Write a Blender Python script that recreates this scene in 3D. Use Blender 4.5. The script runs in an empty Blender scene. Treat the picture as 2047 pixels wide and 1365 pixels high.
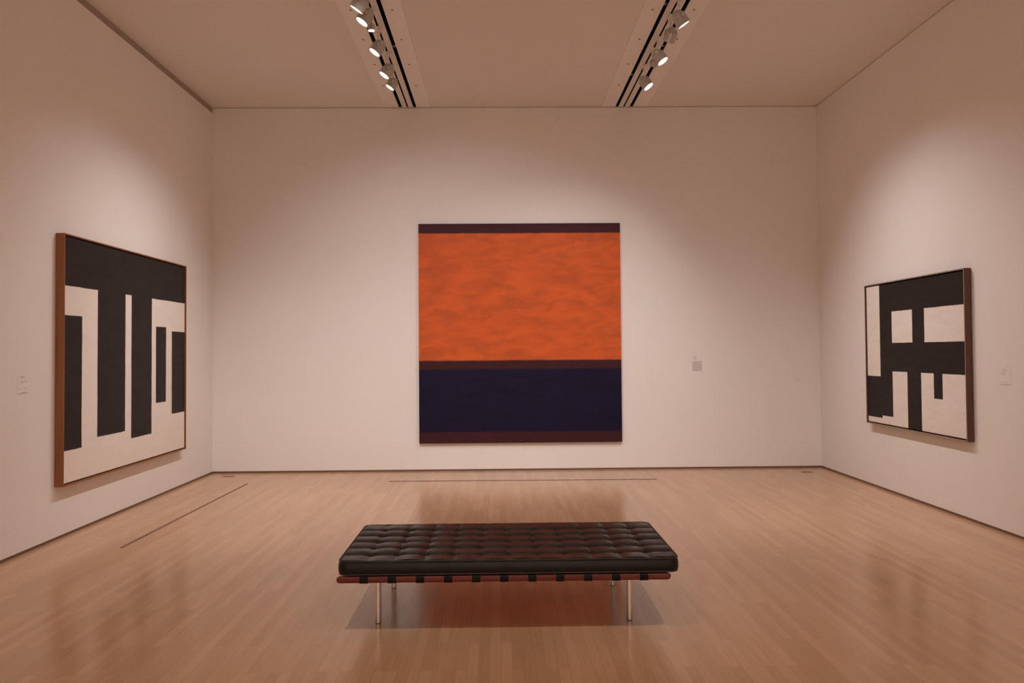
import bpy, bmesh, math, random
from mathutils import Vector, Matrix
random.seed(7)
PI = math.pi
sc = bpy.context.scene
C = sc.collection

# ------------------------------------------------------------------ room size (metres)
XL, XR, D, H = -3.787, 4.296, 11.155, 4.855
YR = -4.0                       # rear wall, behind the viewer
TRACKS = (-1.195, 1.700)        # x of the two lighting tracks

# ------------------------------------------------------------------ helpers
def box(bm, x0, x1, y0, y1, z0, z1, mi=0):
    vs = [bm.verts.new(p) for p in ((x0,y0,z0),(x1,y0,z0),(x1,y1,z0),(x0,y1,z0),(x0,y0,z1),(x1,y0,z1),(x1,y1,z1),(x0,y1,z1))]
    fs = []
    for q in ((3,2,1,0),(4,5,6,7),(0,1,5,4),(1,2,6,5),(2,3,7,6),(3,0,4,7)):
        f = bm.faces.new([vs[i] for i in q]); f.material_index = mi; fs.append(f)
    return vs, fs

def lathe(bm, prof, seg=40, axis='Z', mi=0, closed=False):
    rings = []
    for r, z in prof:
        ring = []
        for k in range(seg):
            a = 2*PI*k/seg
            ring.append(bm.verts.new((r*math.cos(a), r*math.sin(a), z)))
        rings.append(ring)
    n = len(rings)
    for i in range(n-1 if not closed else n):
        a, b = rings[i], rings[(i+1) % n]
        for k in range(seg):
            f = bm.faces.new((a[k], a[(k+1)%seg], b[(k+1)%seg], b[k])); f.smooth = True; f.material_index = mi
    if not closed:
        bm.faces.new(list(reversed(rings[0]))).material_index = mi
        bm.faces.new(rings[-1]).material_index = mi

def prism_x(bm, pts, x0, x1, mi=0, smooth=False):
    """outline pts in (y,z), extruded along x"""
    a = [bm.verts.new((x0, y, z)) for y, z in pts]
    b = [bm.verts.new((x1, y, z)) for y, z in pts]
    n = len(pts)
    for i in range(n):
        f = bm.faces.new((a[i], a[(i+1)%n], b[(i+1)%n], b[i])); f.material_index = mi; f.smooth = smooth
    bm.faces.new(list(reversed(a))).material_index = mi
    bm.faces.new(b).material_index = mi

def tube(bm, pts, r, seg=10, cyclic=False):
    pts = [Vector(p) for p in pts]; n = len(pts); rings = []
    for i, p in enumerate(pts):
        if cyclic: t = pts[(i+1)%n] - pts[i-1]
        else: t = pts[min(i+1,n-1)] - pts[max(i-1,0)]
        t.normalize()
        ref = Vector((0,0,1)) if abs(t.z) < .9 else Vector((1,0,0))
        u = t.cross(ref).normalized(); v = t.cross(u)
        rings.append([bm.verts.new(p + u*r*math.cos(2*PI*k/seg) + v*r*math.sin(2*PI*k/seg)) for k in range(seg)])
    for i in range(n if cyclic else n-1):
        a, b = rings[i], rings[(i+1)%n]
        for k in range(seg):
            bm.faces.new((a[k], a[(k+1)%seg], b[(k+1)%seg], b[k])).smooth = True
    if not cyclic:
        bm.faces.new(rings[0]); bm.faces.new(list(reversed(rings[-1])))

def obj(name, bm, mats, parent=None, loc=None, bevel=0, seg=2):
    bmesh.ops.recalc_face_normals(bm, faces=bm.faces)
    me = bpy.data.meshes.new(name); bm.to_mesh(me); bm.free()
    me.set_sharp_from_angle(angle=math.radians(38))
    for m in (mats if isinstance(mats, (list, tuple)) else [mats]): me.materials.append(m)
    o = bpy.data.objects.new(name, me); C.objects.link(o)
    if parent: o.parent = parent
    if loc: o.location = loc
    if bevel:
        b = o.modifiers.new('bevel', 'BEVEL'); b.width = bevel; b.segments = seg; b.limit_method = 'ANGLE'; b.angle_limit = math.radians(50)
        b.harden_normals = False
    return o

def thing(name, label, cat, loc=(0,0,0), group=None):
    o = bpy.data.objects.new(name, None); C.objects.link(o); o.location = loc
    o.empty_display_size = .1
    return tag(o, label, cat, group)

def tag(o, label, cat, group=None):
    o['label'] = label; o['category'] = cat
    if group: o['group'] = group
    return o

def struct(o):
    o['kind'] = 'structure'; return o

# ------------------------------------------------------------------ material helpers
def new_mat(name, col=(.8,.8,.8), rough=.5, metal=0, spec=.5, coat=0):
    m = bpy.data.materials.new(name); m.use_nodes = True
    b = m.node_tree.nodes['Principled BSDF']
    b.inputs['Base Color'].default_value = (*col, 1); b.inputs['Roughness'].default_value = rough
    b.inputs['Metallic'].default_value = metal; b.inputs['Specular IOR Level'].default_value = spec
    b.inputs['Coat Weight'].default_value = coat
    return m

class N:
    """tiny shader expression builder"""
    def __init__(s, m):
        s.t = m.node_tree; s.b = s.t.nodes['Principled BSDF']
    def new(s, k, **kw):
        n = s.t.nodes.new(k)
        for a, v in kw.items(): setattr(n, a, v)
        return n
    def put(s, sock, v):
        if hasattr(v, 'is_output'): s.t.links.new(v, sock)
        else: sock.default_value = v
    def math(s, op, a, b=0.0, c=0.0):
        n = s.new('ShaderNodeMath', operation=op)
        s.put(n.inputs[0], a); s.put(n.inputs[1], b); s.put(n.inputs[2], c)
        return n.outputs[0]
    def coords(s, kind='Object', scale=(1,1,1), rot=(0,0,0)):
        tc = s.new('ShaderNodeTexCoord'); mp = s.new('ShaderNodeMapping')
        mp.inputs['Scale'].default_value = scale; mp.inputs['Rotation'].default_value = rot
        s.t.links.new(tc.outputs[kind], mp.inputs['Vector']); return mp.outputs[0]
    def noise(s, vec, scale=5., detail=4., rough=.5, dist=0.):
        n = s.new('ShaderNodeTexNoise'); s.t.links.new(vec, n.inputs['Vector'])
        n.inputs['Scale'].default_value = scale; n.inputs['Detail'].default_value = detail
        n.inputs['Roughness'].default_value = rough; n.inputs['Distortion'].default_value = dist
        return n.outputs['Fac']
    def ramp(s, v, a, b, lo=0., hi=1., smooth=True):
        n = s.new('ShaderNodeMapRange'); n.interpolation_type = 'SMOOTHSTEP' if smooth else 'LINEAR'
        s.put(n.inputs['Value'], v); s.put(n.inputs['From Min'], a); s.put(n.inputs['From Max'], b)
        s.put(n.inputs['To Min'], lo); s.put(n.inputs['To Max'], hi)
        return n.outputs[0]
    def mix(s, f, a, b, blend='MIX'):
        n = s.new('ShaderNodeMix', data_type='RGBA', blend_type=blend)
        s.put(n.inputs[0], f)
        for i, v in ((6, a), (7, b)):
            s.put(n.inputs[i], (*v, 1) if isinstance(v, tuple) and len(v) == 3 else v)
        return n.outputs[2]
    def bump(s, h, strength=.2, dist=.01):
        n = s.new('ShaderNodeBump'); n.inputs['Strength'].default_value = strength; n.inputs['Distance'].default_value = dist
        s.t.links.new(h, n.inputs['Height']); s.t.links.new(n.outputs[0], s.b.inputs['Normal'])

# wall and ceiling paint
def paint(name, col, rough=.6, spec=.25, b=.05):
    m = new_mat(name, col, rough, spec=spec); n = N(m)
    v = n.coords('Object')
    f = n.noise(v, 1.3, 3)
    c = n.mix(n.ramp(f, .3, .7), tuple(x*.985 for x in col), col)
    n.put(n.b.inputs['Base Color'], c)
    n.bump(n.noise(v, 260, 2), b, .002)
    return m
M = {}
M['wall'] = paint('wall_paint', (.82, .805, .78))
M['ceil'] = paint('ceiling_paint', (.80, .775, .75), .7, .2)
M['pan'] = paint('track_panel_paint', (.86, .845, .82), .30, .5, .02)
M['white_metal'] = new_mat('white_enamel', (.78, .76, .72), .35)
M['lamp_metal'] = new_mat('lamp_enamel', (.50, .49, .47), .25, metal=.3)
M['bright'] = new_mat('polished_fitting', (.85, .83, .8), .15, metal=1)
M['black'] = new_mat('black_housing', (.003, .003, .003), .9, spec=.05)
M['grey_bit'] = new_mat('grey_fastener', (.25, .24, .23), .5)
M['base'] = new_mat('base_strip', (.16, .10, .07), .5)
M['reveal'] = new_mat('reveal_shade_paint', (.37, .30, .265), .7)  # wall gap's shade put into the colour as darker brown
M['steel'] = new_mat('polished_steel', (.86, .84, .81), .34, metal=1)
M['card'] = new_mat('label_card', (.82, .80, .78), .5)
M['ink'] = new_mat('label_ink', (.42, .40, .38), .7)
M['greyink'] = new_mat('grey_text_block', (.58, .57, .55), .7)
M['strip'] = new_mat('floor_strip_metal', (.20, .10, .065), .45)
M['plate'] = new_mat('floor_outlet_brass', (.36, .24, .14), .4, metal=.5)

# lamp lens (gives off light)
m = bpy.data.materials.new('lit_lens'); m.use_nodes = True
m.node_tree.nodes.clear()
em = m.node_tree.nodes.new('ShaderNodeEmission'); out = m.node_tree.nodes.new('ShaderNodeOutputMaterial')
em.inputs[0].default_value = (1, .83, .66, 1); em.inputs[1].default_value = 14
m.node_tree.links.new(em.outputs[0], out.inputs[0]); M['lens'] = m

# maple strip floor: narrow boards running towards the far wall
def floor_mat():
    m = new_mat('maple_strip_floor', (.6,.42,.28), .2, spec=.5); n = N(m)
    v = n.coords('Object', rot=(0, 0, PI/2))
    br = n.new('ShaderNodeTexBrick'); n.t.links.new(v, br.inputs['Vector'])
    br.offset = .37; br.offset_frequency = 3; br.squash = 1
    br.inputs['Scale'].default_value = 1
    br.inputs['Brick Width'].default_value = 1.05; br.inputs['Row Height'].default_value = .057
    br.inputs['Mortar Size'].default_value = .0009; br.inputs['Mortar Smooth'].default_value = .3
    br.inputs['Color1'].default_value = (.0, .0, .0, 1); br.inputs['Color2'].default_value = (1, 1, 1, 1)
    br.inputs['Mortar'].default_value = (.5, .5, .5, 1)
    sep = n.new('ShaderNodeSeparateColor'); n.t.links.new(br.outputs['Color'], sep.inputs[0])
    tone = sep.outputs[0]
    c = n.mix(tone, FLOOR_A, FLOOR_B)
    grain = n.noise(n.coords('Object', scale=(60, 2.2, 1)), 1, 5, .6, .4)
    c = n.mix(n.ramp(grain, .35, .75), c, (.78, .68, .60), 'MULTIPLY') if False else n.mix(n.math('MULTIPLY', n.ramp(grain, .45, .85), .30), c, (FLOOR_A[0]*.62, FLOOR_A[1]*.56, FLOOR_A[2]*.5))
    big = n.noise(n.coords('Object', scale=(1.5, .5, 1)), 1.2, 3)
    c = n.mix(n.math('MULTIPLY', n.ramp(big, .3, .7), .16), c, (FLOOR_A[0]*.7, FLOOR_A[1]*.66, FLOOR_A[2]*.6))
    # small dark mineral flecks
    fl = n.noise(n.coords('Object', scale=(38, 9, 1)), 1, 2, .5)
    c = n.mix(n.math('MULTIPLY', n.ramp(fl, .74, .82), .5), c, (.17, .09, .05))
    c = n.mix(n.math('MULTIPLY', br.outputs['Fac'], .38), c, (.16, .09, .055))
    n.put(n.b.inputs['Base Color'], c)
    r = n.ramp(n.noise(n.coords('Object', scale=(10, 1.5, 1)), 1.5, 4), .3, .7, FLOOR_R[0], FLOOR_R[1])
    n.put(n.b.inputs['Roughness'], r)
    h = n.math('ADD', n.math('MULTIPLY', br.outputs['Fac'], -1.), n.math('MULTIPLY', n.noise(n.coords('Object', scale=(14, 1.2, 1)), 1, 2), .5))
    n.bump(h, .03, .001)
    return m
FLOOR_A, FLOOR_B, FLOOR_R = (.505, .300, .163), (.60, .372, .214), (.17, .24)
M['floor'] = floor_mat()

def wood(name, a, b, rough=.4, axis='Z'):
    m = new_mat(name, a, rough); n = N(m)
    s = {'Z': (40, 40, 2), 'X': (2, 40, 40), 'Y': (40, 2, 40)}[axis]
    f = n.noise(n.coords('Object', scale=s), 1, 5, .6, .5)
    n.put(n.b.inputs['Base Color'], n.mix(n.ramp(f, .3, .75), a, b))
    n.bump(f, .08, .002)
    n.b.inputs['Specular IOR Level'].default_value = .32
    return m
M['frame_l'] = wood('warm_wood_frame', (.30, .115, .045), (.22, .078, .028), .42)
M['frame_r'] = wood('dark_wood_frame', (.13, .062, .04), (.09, .042, .027), .4)
M['frame_face'] = wood('pale_frame_edge', (.36, .27, .22), (.28, .2, .16), .4)
M['rail'] = wood('red_stained_wood', (.17, .034, .022), (.115, .021, .014), .38, 'X')

def leather():
    m = new_mat('black_leather', (.0085, .0065, .006), .34, spec=.30); n = N(m)
    v = n.coords('Object')
    a = n.noise(v, 16, 3, .5, .6); b = n.noise(v, 120, 1)
    n.put(n.b.inputs['Roughness'], n.ramp(a, .3, .7, .31, .42))
    n.bump(n.math('ADD', n.math('MULTIPLY', a, .9), n.math('MULTIPLY', b, .02)), .14, .006)
    return m
M['leather'] = leather()
M['piping'] = new_mat('glossy_piping_leather', (.012, .0095, .009), .3, spec=.7)
M['strap'] = new_mat('black_strap_leather', (.005, .0045, .0045), .55, spec=.2)

# ---- painted canvases. canvas local axes: u across (0..1 left to right as seen), v up (0..1); taken from the UV map
def canvas_mat(name, ground, layers, edge=.004, wob=.006, gvar=.06, rough=.55):
    """layers: list of (colour, [(u0,u1,v0,v1), ...])"""
    m = new_mat(name, ground, rough, spec=.16); n = N(m)
    uv = n.coords('UV'); sep = n.new('ShaderNodeSeparateXYZ'); n.t.links.new(uv, sep.inputs[0])
    wu = n.math('MULTIPLY', n.math('SUBTRACT', n.noise(uv, 11, 6, .65), .5), wob*2)
    wv = n.math('MULTIPLY', n.math('SUBTRACT', n.noise(n.coords('UV', rot=(0,0,.7)), 13, 6, .65), .5), wob*2)
    u = n.math('ADD', sep.outputs[0], wu); v = n.math('ADD', sep.outputs[1], wv)
    br = n.noise(n.coords('UV', scale=(3, 9, 1)), 2.2, 6, .62, .6)
    c = n.mix(n.ramp(br, .35, .75), ground, tuple(x*(1-gvar) for x in ground))
    for col, var, rects in layers:
        tot = None
        for (a, b, lo, hi) in rects:
            f = n.math('MULTIPLY', n.math('MULTIPLY', n.ramp(u, a-edge, a+edge), n.ramp(u, b-edge, b+edge, 1, 0)),
                       n.math('MULTIPLY', n.ramp(v, lo-edge, lo+edge), n.ramp(v, hi-edge, hi+edge, 1, 0)))
            tot = f if tot is None else n.math('MAXIMUM', tot, f)
        cc = n.mix(n.ramp(br, .32, .72), col, var)
        c = n.mix(tot, c, cc)
    n.put(n.b.inputs['Base Color'], c)
    weave = n.noise(n.coords('UV', scale=(1, 1, 1)), 300, 2)
    n.bump(n.math('ADD', n.math('MULTIPLY', br, .6), n.math('MULTIPLY', weave, .3)), .15, .003)
    return m
WHITE = (.80, .76, .70); BLK = (.016, .012, .011); BLK2 = (.023, .018, .016)
# plain generic compositions of straight-edged colour areas
M['canvas_colour'] = canvas_mat('striped_colour_canvas', (.052, .014, .018), [
    ((.67, .125, .028), (.46, .092, .026), [(-1, 2, .375, .955)]),
    ((.0085, .0065, .033), (.007, .0055, .019), [(-1, 2, .05, .335)]),
], edge=.004, wob=.003, gvar=.2)
M['canvas_left'] = canvas_mat('black_block_canvas', WHITE, [
    (BLK, BLK2, [(-1, 2, .80, 1.2), (-1, .115, .13, .68), (.22, .43, .16, .81), (.48, .66, .12, .81), (.70, .80, .27, .66), (.86, 2, .20, .64)]),
], edge=.002, wob=.003, gvar=.05)
M['canvas_right'] = canvas_mat('black_bar_canvas', WHITE, [
    (BLK, BLK2, [(.16, 2, .80, 1.2), (.16, .30, .06, .81), (.29, 2, .38, .58), (-1, .175, .04, .34), (.46, .60, -1, .39), (.72, .80, .22, .39), (.52, .64, .57, .81)]),
], edge=.002, wob=.003, gvar=.07)

# ------------------------------------------------------------------ room shell
T = .2
bm = bmesh.new(); box(bm, XL-T, XR+T, YR-T, D+T, -.15, 0)
struct(obj('floor', bm, M['floor']))
# back wall with base recess and a fine shadow gap under the ceiling
bm = bmesh.new()
box(bm, XL-T, XR+T, D, D+T, .024, H-.011); box(bm, XL-T, XR+T, D+.02, D+T, H-.011, H+.3); box(bm, XL-T, XR+T, D+.012, D+T, 0, .024)
struct(obj('wall_back', bm, M['wall']))
bm = bmesh.new()
box(bm, XR, XR+T, YR, D, .024, H-.011); box(bm, XR+.02, XR+T, YR, D, H-.011, H+.3); box(bm, XR+.012, XR+T, YR, D, 0, .024)
struct(obj('wall_right', bm, M['wall']))
bm = bmesh.new()
box(bm, XL-T, XL, YR, D, .024, H-.082); box(bm, XL-T, XL-.09, YR, D, H-.082, H+.3); box(bm, XL-T, XL-.012, YR, D, 0, .024)
struct(obj('wall_left', bm, M['wall']))
bm = bmesh.new(); box(bm, XL-T, XR+T, YR-T, YR, 0, H+.3)
struct(obj('wall_rear', bm, M['wall']))
bm = bmesh.new(); box(bm, XL-.05, XL-.012, YR, D, H-.082, H)  # dark strip in the left wall's top gap, painted to look shaded
struct(obj('shade_strip_1', bm, M['reveal']))
for nm, a in (('baseboard_back', (XL, XR, D+.003, D+.012)), ('baseboard_left', (XL-.012, XL-.003, YR, D)), ('baseboard_right', (XR+.003, XR+.012, YR, D))):
    bm = bmesh.new(); box(bm, *a, 0, .0235)
    struct(obj(nm, bm, M['base']))
# ceiling in three fields, leaving room for the two track troughs
bm = bmesh.new()
xs = [XL-.05] + [v for t in TRACKS for v in (t-.305, t+.305)] + [XR+.02]
for i in (0, 2, 4): box(bm, xs[i], xs[i+1], YR, D+.02, H, H+.06)
struct(obj('ceiling', bm, M['ceil']))

# ------------------------------------------------------------------ recessed lighting tracks
def make_track(cx, label):
    t = thing('lighting_track', label, 'lighting track', (cx, 0, H), 'ceiling lighting tracks')
    y0, y1 = YR+.01, D-.004
    for s in (-1, 1):
        bm = bmesh.new()
        a, b = sorted((s*.304, s*.121))
        box(bm, a, b, y0, y1, -.004, .004)
        lip = sorted((s*.121, s*.117)); box(bm, lip[0], lip[1], y0, y1, -.009, .005)
        obj('side_panel', bm, M['pan'], t)
        for k in range(6):
            y = 7.2 + .76*k - .01
            if y > D-.3: break
            bm = bmesh.new(); lathe(bm, [(.013, -.0075), (.013, -.004)], 20)
            obj('fastener', bm, M['grey_bit'], t, (s*.199, y, 0))
    bm = bmesh.new()      # centre rail of two halves with a slit
    for s in (-1, 1):
        a, b = sorted((s*.074, s*.0105)); box(bm, a, b, y0, y1, -.006, .004)
        a, b = sorted((s*.050, s*.046)); box(bm, a, b, y0, y1, -.010, -.006)
    obj('centre_rail', bm, M['white_metal'], t)
    bm = bmesh.new()      # black housing above the slots
    box(bm, -.30, .30, y0, y1, .22, .24); box(bm, -.30, -.28, y0, y1, .005, .22); box(bm, .28, .30, y0, y1, .005, .22)
    box(bm, -.28, .28, y1-.01, y1, .005, .22)
    box(bm, -.02, .02, y0, y1-.01, .04, .10)
    obj('housing', bm, M['black'], t)
    for k, y in enumerate((7.35, 7.86, 8.95, 9.9)):
        bm = bmesh.new(); box(bm, -.115 if k % 2 else .076, -.076 if k % 2 else .115, y, y+.05, .02, .03)
        obj('bracket', bm, M['grey_bit'], t)
    return t
make_track(TRACKS[0], 'long recessed ceiling lighting track with two black slots, on the left side of the room')
make_track(TRACKS[1], 'long recessed ceiling lighting track with two black slots, on the right side of the room')

# ------------------------------------------------------------------ spotlights
def make_spot(cx, y, drop, target, label, size=1., power=60, cone=70, group='track spotlights', light=True, soft=.035, blend=1., tagname='beam'):
    t = thing('track_spotlight', label, 'spotlight', (cx, y, H-.01), group)
    piv = Vector((0, 0, -drop))
    d = (Vector(target) - (Vector((cx, y, H-.01)) + piv)).normalized()
    yaw = math.atan2(d.y, d.x)
    S = size
    bm = bmesh.new(); box(bm, -.017, .017, -.055, .055, -.045, 0); box(bm, -.012, .012, -.02, .02, -.065, -.045)
    obj('track_adapter', bm, M['white_metal'], t, bevel=.004)
    bm = bmesh.new(); lathe(bm, [(.008, -drop+.058*S+.004), (.008, -.06)], 16); lathe(bm, [(.014, -.085), (.014, -.06)], 16)
    obj('stem', bm, M['white_metal'], t)
    # yoke: U bracket holding the head at both sides
    bm = bmesh.new()
    side = Vector((-math.sin(yaw), math.cos(yaw), 0)); w = .069*S
    pts = []
    for k in range(13):
        a = PI*k/12
        pts.append(piv + side*(w*math.cos(a)) + Vector((0, 0, .058*S*math.sin(a)**.6 if 0 < k < 12 else 0)))
    tube(bm, pts, .0045*S+.001, 8)
    obj('yoke', bm, M['bright'], t)
    # head: a can with a finned back and an open front
    bm = bmesh.new()
    prof = [(.052, -.058), (.0605, -.062), (.0625, -.056), (.0600, -.050), (.0590, .020), (.0540, .030), (.0560, .033), (.0560, .037), (.0480, .040),
            (.0500, .043), (.0500, .047), (.0410, .050), (.0430, .053), (.0430, .057), (.0300, .062), (.0200, .078), (.0060, .080),
            (.0060, .030), (.030, .020), (.0530, -.040)]
    lathe(bm, [(r*S, z*S) for r, z in prof], 44, closed=True)
    for s in (-1, 1):
        bmesh.ops.create_cone(bm, cap_ends=True, segments=14, radius1=.009*S, radius2=.009*S, depth=.012*S,
                              matrix=Matrix.Translation((0, s*.064*S, 0)) @ Matrix.Rotation(PI/2, 4, 'X'))
    h = obj('lamp_head', bm, M['lamp_metal'], t, piv)
    # local +Y stays horizontal (pivot axis), local -Z looks at the target
    zax = -d; yax = side.copy(); xax = yax.cross(zax).normalized()
    h.rotation_euler = Matrix((xax, yax, zax)).transposed().to_euler()
    bm = bmesh.new(); lathe(bm, [(.0475*S, -.051*S), (.0500*S, -.044*S)], 40)
    l = obj('lens', bm, M['lens'], h)
    if light:
        ld = bpy.data.lights.new(tagname, 'SPOT'); ld.energy = power; ld.color = LCOL
        ld.spot_size = math.radians(cone); ld.spot_blend = blend; ld.shadow_soft_size = soft
        lo = bpy.data.objects.new('spot_beam', ld); C.objects.link(lo); lo.parent = h; lo.location = (0, 0, -.075*S)
    return t
LCOL = (1., .91, .89)
TL, TR = TRACKS
PL = 7.0
GL, GR = 'spotlights on the left track', 'spotlights on the right track'
P = dict(LEFT_A=8, LEFT_B=96, LEFT_C=82, RIGHT_A=8, RIGHT_B=122, MID_A=10, MID_B=155, MID_C=5,
         BENCH=20, NEAR_L=2, NEAR_R=16, FLOOR=205, FAR=190, BACK=5, REAR=560, REARW=600, MIDN=50, MIDL=350)
for y, tgt, lab, sz, pw in (
    (7.30, (XL, 7.75, 0.8), 'white track spotlight at the top picture edge, first head of the left track', 1.14, 'LEFT_A'),
    (7.60, (XL, 7.0, 0.7), 'white track spotlight with bright oval lens, just behind the left track\'s topmost head', 1.1, 'LEFT_A'),
    (8.38, (XL, 7.8, 0.8), 'large white track spotlight with glare inside its rim, middle of the left track', 1.1, 'LEFT_B'),
    (9.08, (XL, 8.5, 0.7), 'white track spotlight aimed at left wall, second from the left track\'s far end', 1.1, 'LEFT_C'),
    (9.52, (XL, 9.1, 0.7), 'white track spotlight with thin bright crescent, at the left track\'s far end', .95, 'LEFT_C')):
    make_spot(TL, y, .20, tgt, lab, sz, P[pw], 84, GL, tagname=pw)
make_spot(TL, 7.93, .17, (-1.0, 7.9, 0), 'small narrow track spotlight between larger heads of the left track',   .56, P['MID_A'], 100, GL, tagname='MID_A')
for y, tgt, lab, sz, pw in (
    (7.66, (XR, 7.95, 0.8), 'white track spotlight with edge-on bright rim, topmost of the right track', 1.1, 'RIGHT_A'),
    (8.66, (XR, 7.8, 0.7), 'white track spotlight with bright oval lens, middle of the right track', 1.1, 'RIGHT_B'),
    (9.50, (XR, 8.6, 0.8), 'white track spotlight with bright oval lens, far end of the right track', 1.1, 'RIGHT_B')):
    make_spot(TR, y, .20, tgt, lab, sz, P[pw], 84, GR, tagname=pw)
make_spot(TR, 8.08, .19, (.6, D, 1.0), 'finned track spotlight turned away with hidden lens, on the right track', 1.0, P['MID_B'], 76, GR, tagname='MID_B')
make_spot(TR, 8.98, .15, (1.4, D, 1.4), 'small track spotlight turned away, just above the right track\'s far end head', .62, P['MID_C'], 76, GR, tagname='MID_C')

# unseen lights without fixtures along the two track lines, partly added as fill
def unseen_light(nm, x, y, target, cone=80, soft=.05, blend=1.):
    ld = bpy.data.lights.new(nm, 'SPOT'); ld.energy = P[nm]; ld.color = LCOL
    ld.spot_size = math.radians(cone); ld.spot_blend = blend; ld.shadow_soft_size = soft
    o = bpy.data.objects.new('unseen_light', ld); C.objects.link(o); o.location = (x, y, H-.25)
    o.rotation_euler = (Vector(target) - o.location).to_track_quat('-Z', 'Y').to_euler()
unseen_light('BENCH', TL, 2.3, (-.1, 5.2, .3), 70, .03)
unseen_light('BENCH', TR, 2.3, (.3, 5.2, .3), 70, .03)
unseen_light('NEAR_L', TL, 5.9, (XL, 5.9, 1.0), 90)
unseen_light('NEAR_R', TR, 5.9, (XR, 5.9, 1.0), 90)
unseen_light('FLOOR', TL, 3.0, (-1.6, 6.6, 0), 84, .03)
unseen_light('FLOOR', TR, 3.0, (2.1, 6.6, 0), 84, .03)
unseen_light('FAR', TL, 7.0, (-2.0, 9.4, 0), 84)
unseen_light('FAR', TR, 7.0, (2.4, 9.4, 0), 84)
unseen_light('BACK', TL, 0.5, (XL, 1.0, 1.4), 90)
unseen_light('BACK', TR, 0.5, (XR, 1.0, 1.4), 90)
unseen_light('REAR', TL, -1.2, (-1.0, -1.8, 0), 110)  # added ambient fill, bounced off the floor behind the viewer
unseen_light('REAR', TR, -1.2, (1.5, -1.8, 0), 110)
unseen_light('REARW', TL, -1.5, (0, YR, 1.6), 90)  # added ambient fill, bounced off the rear wall
unseen_light('REARW', TR, -1.5, (.6, YR, 1.6), 90)
unseen_light('MIDL', TL, 6.2, (-.6, D, .9), 76)
unseen_light('MIDN', TR, 6.2, (1.0, D, .9), 76)

# ------------------------------------------------------------------ paintings
def uv_canvas(name, w, h, depth, m, parent, loc=None, edge_mat=None):
    """canvas standing in local XZ, its face towards -Y at y=0"""
    bm = bmesh.new(); vs, fs = box(bm, -w/2, w/2, 0, depth, -h/2, h/2)
    uvl = bm.loops.layers.uv.new('UVMap')
    for f in bm.faces:
        for lp in f.loops: lp[uvl].uv = ((lp.vert.co.x+w/2)/w, (lp.vert.co.z+h/2)/h)
    return obj(name, bm, m, parent, loc, bevel=.004)

def frame_ring(bm, w, h, t, y0, y1, mi=0):
    W, HH = w/2, h/2
    out = [(-W,-HH),(W,-HH),(W,HH),(-W,HH)]; inn = [(-W+t,-HH+t),(W-t,-HH+t),(W-t,HH-t),(-W+t,HH-t)]
    v = {}
    for k, (x, z) in enumerate(out): v['o0',k] = bm.verts.new((x,y0,z)); v['o1',k] = bm.verts.new((x,y1,z))
    for k, (x, z) in enumerate(inn): v['i0',k] = bm.verts.new((x,y0,z)); v['i1',k] = bm.verts.new((x,y1,z))
    for k in range(4):
        j = (k+1) % 4
        for q, mm in (((('o0',k),('o0',j),('i0',j),('i0',k)), 1), ((('o1',k),('i1',k),('i1',j),('o1',j)), 0),
                  ((('o0',k),('o1',k),('o1',j),('o0',j)), 0), ((('i0',k),('i0',j),('i1',j),('i1',k)), 0)):
            bm.faces.new([v[i] for i in q]).material_index = mm

# centre: unframed canvas
cw, ch = 2.683, 2.908
t = thing('painting', 'large unframed painting with orange field above dark blue field, on the far wall', 'painting', (.283, D-.052, 1.825-ch/2))
uv_canvas('canvas', cw, ch, .042, M['canvas_colour'], t, (0, 0, ch/2))
for s in (-1, 1):
    bm = bmesh.new(); box(bm, s*.8-.03, s*.8+.03, .042, .052, .3, ch-.3)
    obj('hanging_batten', bm, M['reveal'], t)

def framed(loc, rz, w, h, depth, lip, m_frame, m_face, m_canvas, label):
    t = thing('painting', label, 'painting', loc); t.rotation_euler = (0, 0, rz)
    bm = bmesh.new(); frame_ring(bm, w, h, lip, -depth, -.004)
    obj('frame', bm, [m_frame, m_face], t, (0, 0, h/2), bevel=.0015)
    bm = bmesh.new(); box(bm, -w/2+lip, w/2-lip, -.03, -.006, -h/2+lip, h/2-lip)
    obj('backing', bm, M['black'], t, (0, 0, h/2))
    g = lip + .009
    uv_canvas('canvas', w-2*g, h-2*g, depth-.014-.03, m_canvas, t, (0, -depth+.014, h/2))
    return t
# local -Y is the side that faces the room
framed((XL, (7.208+10.008)/2, .4525), PI/2, 2.80, 2.168, .078, .012, M['frame_l'], M['frame_l'], M['canvas_left'],
       'black and white painting in a deep warm brown wooden frame on the left wall')
framed((XR, (7.530+9.604)/2, .727), -PI/2, 2.074, 1.578, .070, .012, M['frame_r'], M['frame_face'], M['canvas_right'],
       'black and white painting in a dark brown frame on the right wall')

# ------------------------------------------------------------------ wall labels
def wall_label(loc, rz, w, h, rows, label, block=None, dot=None):
    bm = bmesh.new(); box(bm, -w/2, w/2, -.004, 0, 0, h, 0)
    for (x0, x1, z0, z1) in rows: box(bm, -w/2+x0*w, -w/2+x1*w, -.0046, -.004, z0*h, z1*h, 1)
    if block:
        x0, x1, z0, z1 = block; box(bm, -w/2+x0*w, -w/2+x1*w, -.0046, -.004, z0*h, z1*h, 2)
    o = obj('wall_label', bm, [M['card'], M['ink'], M['greyink']]); o.location = loc; o.rotation_euler = (0, 0, rz)
    tag(o, label, 'label', 'wall labels'); return o
wall_label((XL, 6.730, 1.275), PI/2, .150, .150, [(.22,.62,.86,.895),(.22,.55,.80,.82),(.22,.9,.60,.625),(.22,.5,.535,.555),(.22,.5,.24,.26),(.66,.74,.20,.27),(.35,.85,.03,.05)],
           'small white text label left of the brown framed painting, on the left wall')
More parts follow.
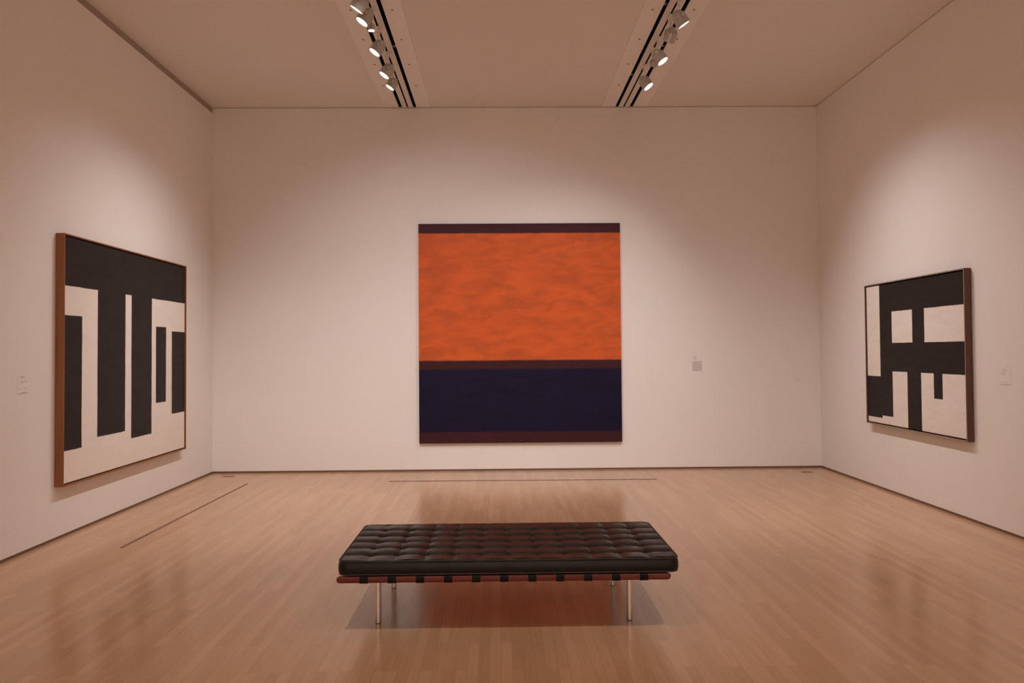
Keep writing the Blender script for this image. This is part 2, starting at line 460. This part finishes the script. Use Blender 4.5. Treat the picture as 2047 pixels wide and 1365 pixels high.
wall_label((2.640, D, 1.270), 0, .160, .235, [(.12,.50,.93,.95),(.18,.50,.88,.895),(.18,.45,.82,.835),(.18,.45,.76,.775),(.92,.99,.0,.035)],
           'white text label with grey block of writing, right of the orange and blue painting', (.12, .92, .12, .68))
wall_label((XR, 7.045, 1.265), -PI/2, .150, .155, [(.20,.62,.80,.82),(.20,.55,.74,.755),(.15,.5,.60,.62),(.15,.45,.54,.555),(.1,.8,.10,.115)],
           'small white text label right of the dark framed painting, on the right wall')
bm = bmesh.new(); box(bm, -.03, .03, -.010, 0, 0, .072); box(bm, -.012, .012, -.013, -.010, .02, .05)
o = obj('wall_plate', bm, M['card'], None, (3.985, D, 1.165), bevel=.002); tag(o, 'tiny pale switch plate on the far wall near the right corner', 'switch plate')

# ------------------------------------------------------------------ floor barrier strips and outlets
bm = bmesh.new(); box(bm, -.011, .011, 0, 3.308, 0, .004)
o = obj('floor_strip', bm, M['strip'], None, (-3.092, 6.926, 0), bevel=.001); o.rotation_euler = (0, 0, -math.atan2(.034, 3.308))
tag(o, 'thin dark barrier strip on the floor along the left wall', 'floor strip', 'barrier strips on the floor')
bm = bmesh.new(); box(bm, 0, 3.281, -.011, .011, 0, .004)
o = obj('floor_strip', bm, M['strip'], None, (-1.360, 10.315, 0), bevel=.001); o.rotation_euler = (0, 0, -math.atan2(.040, 3.281))
tag(o, 'thin dark barrier strip on the floor before the far wall', 'floor strip', 'barrier strips on the floor')
for x, y, lab in ((-3.486, 10.86, 'small flush outlet cover in the floor by the left corner'), (3.946, 10.76, 'small flush outlet cover in the floor by the right corner')):
    t = thing('floor_outlet', lab, 'floor outlet', (x, y, 0), 'flush floor outlets')
    bm = bmesh.new(); box(bm, -.068, .068, -.05, .05, 0, .003); obj('cover', bm, M['plate'], t, bevel=.001)
    bm = bmesh.new(); box(bm, -.05, .05, -.032, .032, .003, .0045); obj('lid', bm, M['strip'], t)

# ------------------------------------------------------------------ the daybed bench
BX, BY = .020, 5.215
bench = thing('bench', 'long low black tufted leather bench on red wooden frame with steel legs', 'bench', (BX, BY, 0))
RZ0, RZ1 = .290, .327
ry = .478                                        # rails' centre line, front -ry and rear +ry
def rail_bm(L, yc):
    bm = bmesh.new(); ww, hh = .017, (RZ1-RZ0)/2; zc = (RZ0+RZ1)/2
    secs = []
    n = 7
    for s in (-1, 1):
        seq = [(k/n) for k in range(n+1)]
        seq = seq if s < 0 else seq[::-1]
        for q in seq:                            # rounded ends
            r = .022
            x = s*(L - r + r*math.cos(q*PI/2)); k = 1 - (1-math.sin(q*PI/2))*.75
            secs.append((x, k))
    rings = []
    for x, k in secs:
        ring = []
        for a in range(24):
            th = 2*PI*a/24; c, s_ = math.cos(th), math.sin(th)
            e = .45
            ring.append(bm.verts.new((x, yc + ww*k*math.copysign(abs(c)**e, c), zc + hh*k*math.copysign(abs(s_)**e, s_))))
        rings.append(ring)
    for i in range(len(rings)-1):
        for a in range(24): bm.faces.new((rings[i][a], rings[i][(a+1)%24], rings[i+1][(a+1)%24], rings[i+1][a])).smooth = True
    bm.faces.new(rings[0]); bm.faces.new(rings[-1])
    return bm
for s in (-1, 1): obj('frame_rail', rail_bm(.937, s*ry), M['rail'], bench)
for x in (-.735, .735):
    bm = bmesh.new(); box(bm, x-.017, x+.017, -ry+.017, ry-.017, RZ0+.002, RZ1-.012)
    obj('cross_rail', bm, M['rail'], bench, bevel=.004)
# legs
for x in (-.735, .735):
    for y in (-.270, .462):
        bm = bmesh.new(); lathe(bm, [(.0175, .003), (.0175, RZ0+.004)], 32)
        lg = obj('leg', bm, M['steel'], bench, (x, y, 0))
        bm = bmesh.new(); lathe(bm, [(.014, 0), (.014, .004)], 24)
        obj('foot_glide', bm, M['black'], lg)
# straps
def strap_bm():
    bm = bmesh.new(); w = .023; th = .0025
    ww, hh, zc = .0175, (RZ1-RZ0)/2+.0005, (RZ0+RZ1)/2
    def loop(yc, r):
        pts = []
        for a in range(20):
            q = 2*PI*a/20; c, s_ = math.cos(q), math.sin(q); e = .5
            pts.append((yc + (ww+r)*math.copysign(abs(c)**e, c), zc + (hh+r)*math.copysign(abs(s_)**e, s_)))
        return pts
    for yc in (-ry, ry):
        o_, i_ = loop(yc, th), loop(yc, 0)
        vv = [[bm.verts.new((x, y, z)) for y, z in L] for L in (o_, i_) for x in (-w, w)]
        A, B, A2, B2 = vv
        for k in range(20):
            j = (k+1) % 20
            for q in ((A[k],A[j],B[j],B[k]), (A2[j],A2[k],B2[k],B2[j]), (A[j],A[k],A2[k],A2[j]), (B[k],B[j],B2[j],B2[k])):
                bm.faces.new(q)
    box(bm, -w, w, -ry+.017, ry-.017, RZ1-.001, RZ1+.0022)
    return bm
s0 = None
for k in range(11):
    x = -.783 + k*.1568
    if s0 is None: s0 = o = obj('strap', strap_bm(), M['strap'], bench)
    else: o = s0.copy(); C.objects.link(o); o.parent = bench
    o.location = (x, 0, 0)
# cushion
CX, CL, CW = .028, .953, .492                    # centre offset, half length, half depth
CZ0, CZ1 = .3315, .412
NX, NY = 12, 6
def g1(t, n):
    """0 at inner seams, 1 mid panel and all the way out at the border"""
    q = t*n
    ds = min([abs(q-k) for k in range(1, n)])
    r = min(ds/.5, 1.); return 1-(1-r)**2.6
rnd = random.Random(3)
puff = [[rnd.uniform(.75, 1.12) for _ in range(NY)] for _ in range(NX)]
def top_z(a, b):
    ga, gb = g1(a, NX), g1(b, NY)
    i, j = min(int(a*NX), NX-1), min(int(b*NY), NY-1)
    p = .8*gb*(.68+.32*ga) + .2*ga
    z = CZ1 - .0105 + .0165*p*puff[i][j]
    # radiating gathers from the buttons
    qa, qb = a*NX, b*NY
    ka, kb = min(max(round(qa), 1), NX-1), min(max(round(qb), 1), NY-1)
    da, db = (qa-ka)*.159, (qb-kb)*.164
    dd = math.hypot(da, db)
    z -= .009*math.exp(-(dd/.030)**2) + .006*math.exp(-(dd/.014)**2)
    ang = math.atan2(db, da)
    z += .0017*math.sin(ang*9 + ka*2.3 + kb*1.7)*math.exp(-((dd-.034)/.024)**2)
    return z
bm = bmesh.new()
gx, gy = NX*16, NY*16
grid = []
ed = .018
for i in range(gx+1):
    row = []
    for j in range(gy+1):
        a, b = i/gx, j/gy
        x, y = (2*a-1)*CL, (2*b-1)*CW
        z = top_z(a, b)
        # rolled outer edge, corners rounded in plan
        dx, dy = CL-abs(x), CW-abs(y)
        dist = min(dx, dy)
        if dx < .05 and dy < .05: dist = .05 - math.hypot(.05-dx, .05-dy)
        if dist < ed:
            q = max(dist, 0)/ed; k = math.sqrt(max(0, 1-(1-q)**2))
            edge_z = CZ1 - .003
            z = edge_z + (z-edge_z)*k
        if dx < .05 and dy < .05 and dist < 0:
            cx_, cy_ = math.copysign(CL-.05, x), math.copysign(CW-.05, y)
            v = Vector((x-cx_, y-cy_)); v = v.normalized()*.05; x, y = cx_+v.x, cy_+v.y
        row.append(bm.verts.new((x, y, z)))
    grid.append(row)
for i in range(gx):
    for j in range(gy):
        bm.faces.new((grid[i][j], grid[i+1][j], grid[i+1][j+1], grid[i][j+1])).smooth = True
per = [grid[i][0] for i in range(gx)] + [grid[gx][j] for j in range(gy)] + [grid[i][gy] for i in range(gx, 0, -1)] + [grid[0][j] for j in range(gy, 0, -1)]
prev = per
for (off, z) in ((.004, CZ1-.012), (.008, CZ1-.030), (.008, CZ0+.020), (.003, CZ0+.006), (-.008, CZ0)):
    cur = []
    for v in per:
        sx = (v.co.x)/CL; sy = v.co.y/CW
        d = Vector((v.co.x - max(-CL+.05, min(CL-.05, v.co.x)), v.co.y - max(-CW+.05, min(CW-.05, v.co.y))))
        d = d.normalized() if d.length > 1e-6 else Vector((0, 0))
        cur.append(bm.verts.new((v.co.x+d.x*off, v.co.y+d.y*off, z)))
    for k in range(len(per)):
        j = (k+1) % len(per)
        bm.faces.new((prev[k], cur[k], cur[j], prev[j])).smooth = True
    prev = cur
bm.faces.new(prev)
cush = obj('cushion', bm, M['leather'], bench, (CX, 0, 0))
# piping round the upper and lower edge
def plan(off, z, wave=0):
    pts = []
    r = .05+off
    for cx_, cy_, a0 in ((CL-.05, CW-.05, 0), (-CL+.05, CW-.05, 90), (-CL+.05, -CW+.05, 180), (CL-.05, -CW+.05, 270)):
        for k in range(9):
            a = math.radians(a0+k*11.25); pts.append((cx_+r*math.cos(a), cy_+r*math.sin(a), z))
    # densify the straight runs
    out = []
    for k, p in enumerate(pts):
        q = pts[(k+1) % len(pts)]; n = max(1, int((Vector(p)-Vector(q)).length/.02))
        for m_ in range(n):
            v = Vector(p).lerp(Vector(q), m_/n)
            if wave: v.z += wave*math.sin(v.x*NX/CL*PI)*math.sin(v.x*31+v.y*17)
            out.append(tuple(v))
    return out
for off, z, wv in ((.002, CZ1-.001, .0010), (.0015, CZ0+.006, 0)):
    bm = bmesh.new(); tube(bm, plan(off, z, wv), .0045, 8, True)
    obj('piping', bm, M['piping'], cush)
# buttons
b0 = None
for i in range(1, NX):
    for j in range(1, NY):
        x, y = (2*i/NX-1)*CL, (2*j/NY-1)*CW
        if b0 is None:
            bm = bmesh.new(); lathe(bm, [(.0095, -.004), (.0110, 0), (.0100, .003), (.0065, .0052), (.002, .006)], 20)
            b0 = o = obj('button', bm, M['leather'], cush)
        else:
            o = b0.copy(); C.objects.link(o); o.parent = cush
        o.location = (x, y, CZ1-.0105-.0095)

# ------------------------------------------------------------------ world, camera, view
w = bpy.data.worlds.new('World'); sc.world = w; w.use_nodes = True
w.node_tree.nodes['Background'].inputs[0].default_value = (0, 0, 0, 1)
f_px, ccx, ccy, yaw, pit, rol, hcam = 1675.01, 1023.5, 658.71, .0158, .0261, -.0075, 1.5769
fw = Vector((math.sin(yaw)*math.cos(pit), math.cos(yaw)*math.cos(pit), math.sin(pit)))
rt = Vector((math.cos(yaw), -math.sin(yaw), 0)); up = rt.cross(fw)
RT = rt*math.cos(rol)+up*math.sin(rol); UP = -rt*math.sin(rol)+up*math.cos(rol)
cd = bpy.data.cameras.new('camera'); cam = bpy.data.objects.new('camera', cd); C.objects.link(cam)
cam.matrix_world = Matrix(((RT.x, UP.x, -fw.x, 0), (RT.y, UP.y, -fw.y, 0), (RT.z, UP.z, -fw.z, hcam), (0, 0, 0, 1)))
cd.sensor_width = 36; cd.lens = f_px/2047*36; cd.shift_x = 0; cd.shift_y = (ccy-682.5)/2047
cd.clip_start = .05; cd.clip_end = 60
sc.camera = cam
sc.view_settings.view_transform = 'Standard'; sc.view_settings.look = 'None'
sc.view_settings.gamma = 1; sc.view_settings.use_curve_mapping = False
sc.view_settings.exposure = 0.0
sc.cycles.use_denoising = True
sc.cycles.diffuse_bounces = 8; sc.cycles.max_bounces = 12
sc.cycles.sample_clamp_indirect = 6
sc.cycles.caustics_reflective = False; sc.cycles.caustics_refractive = False
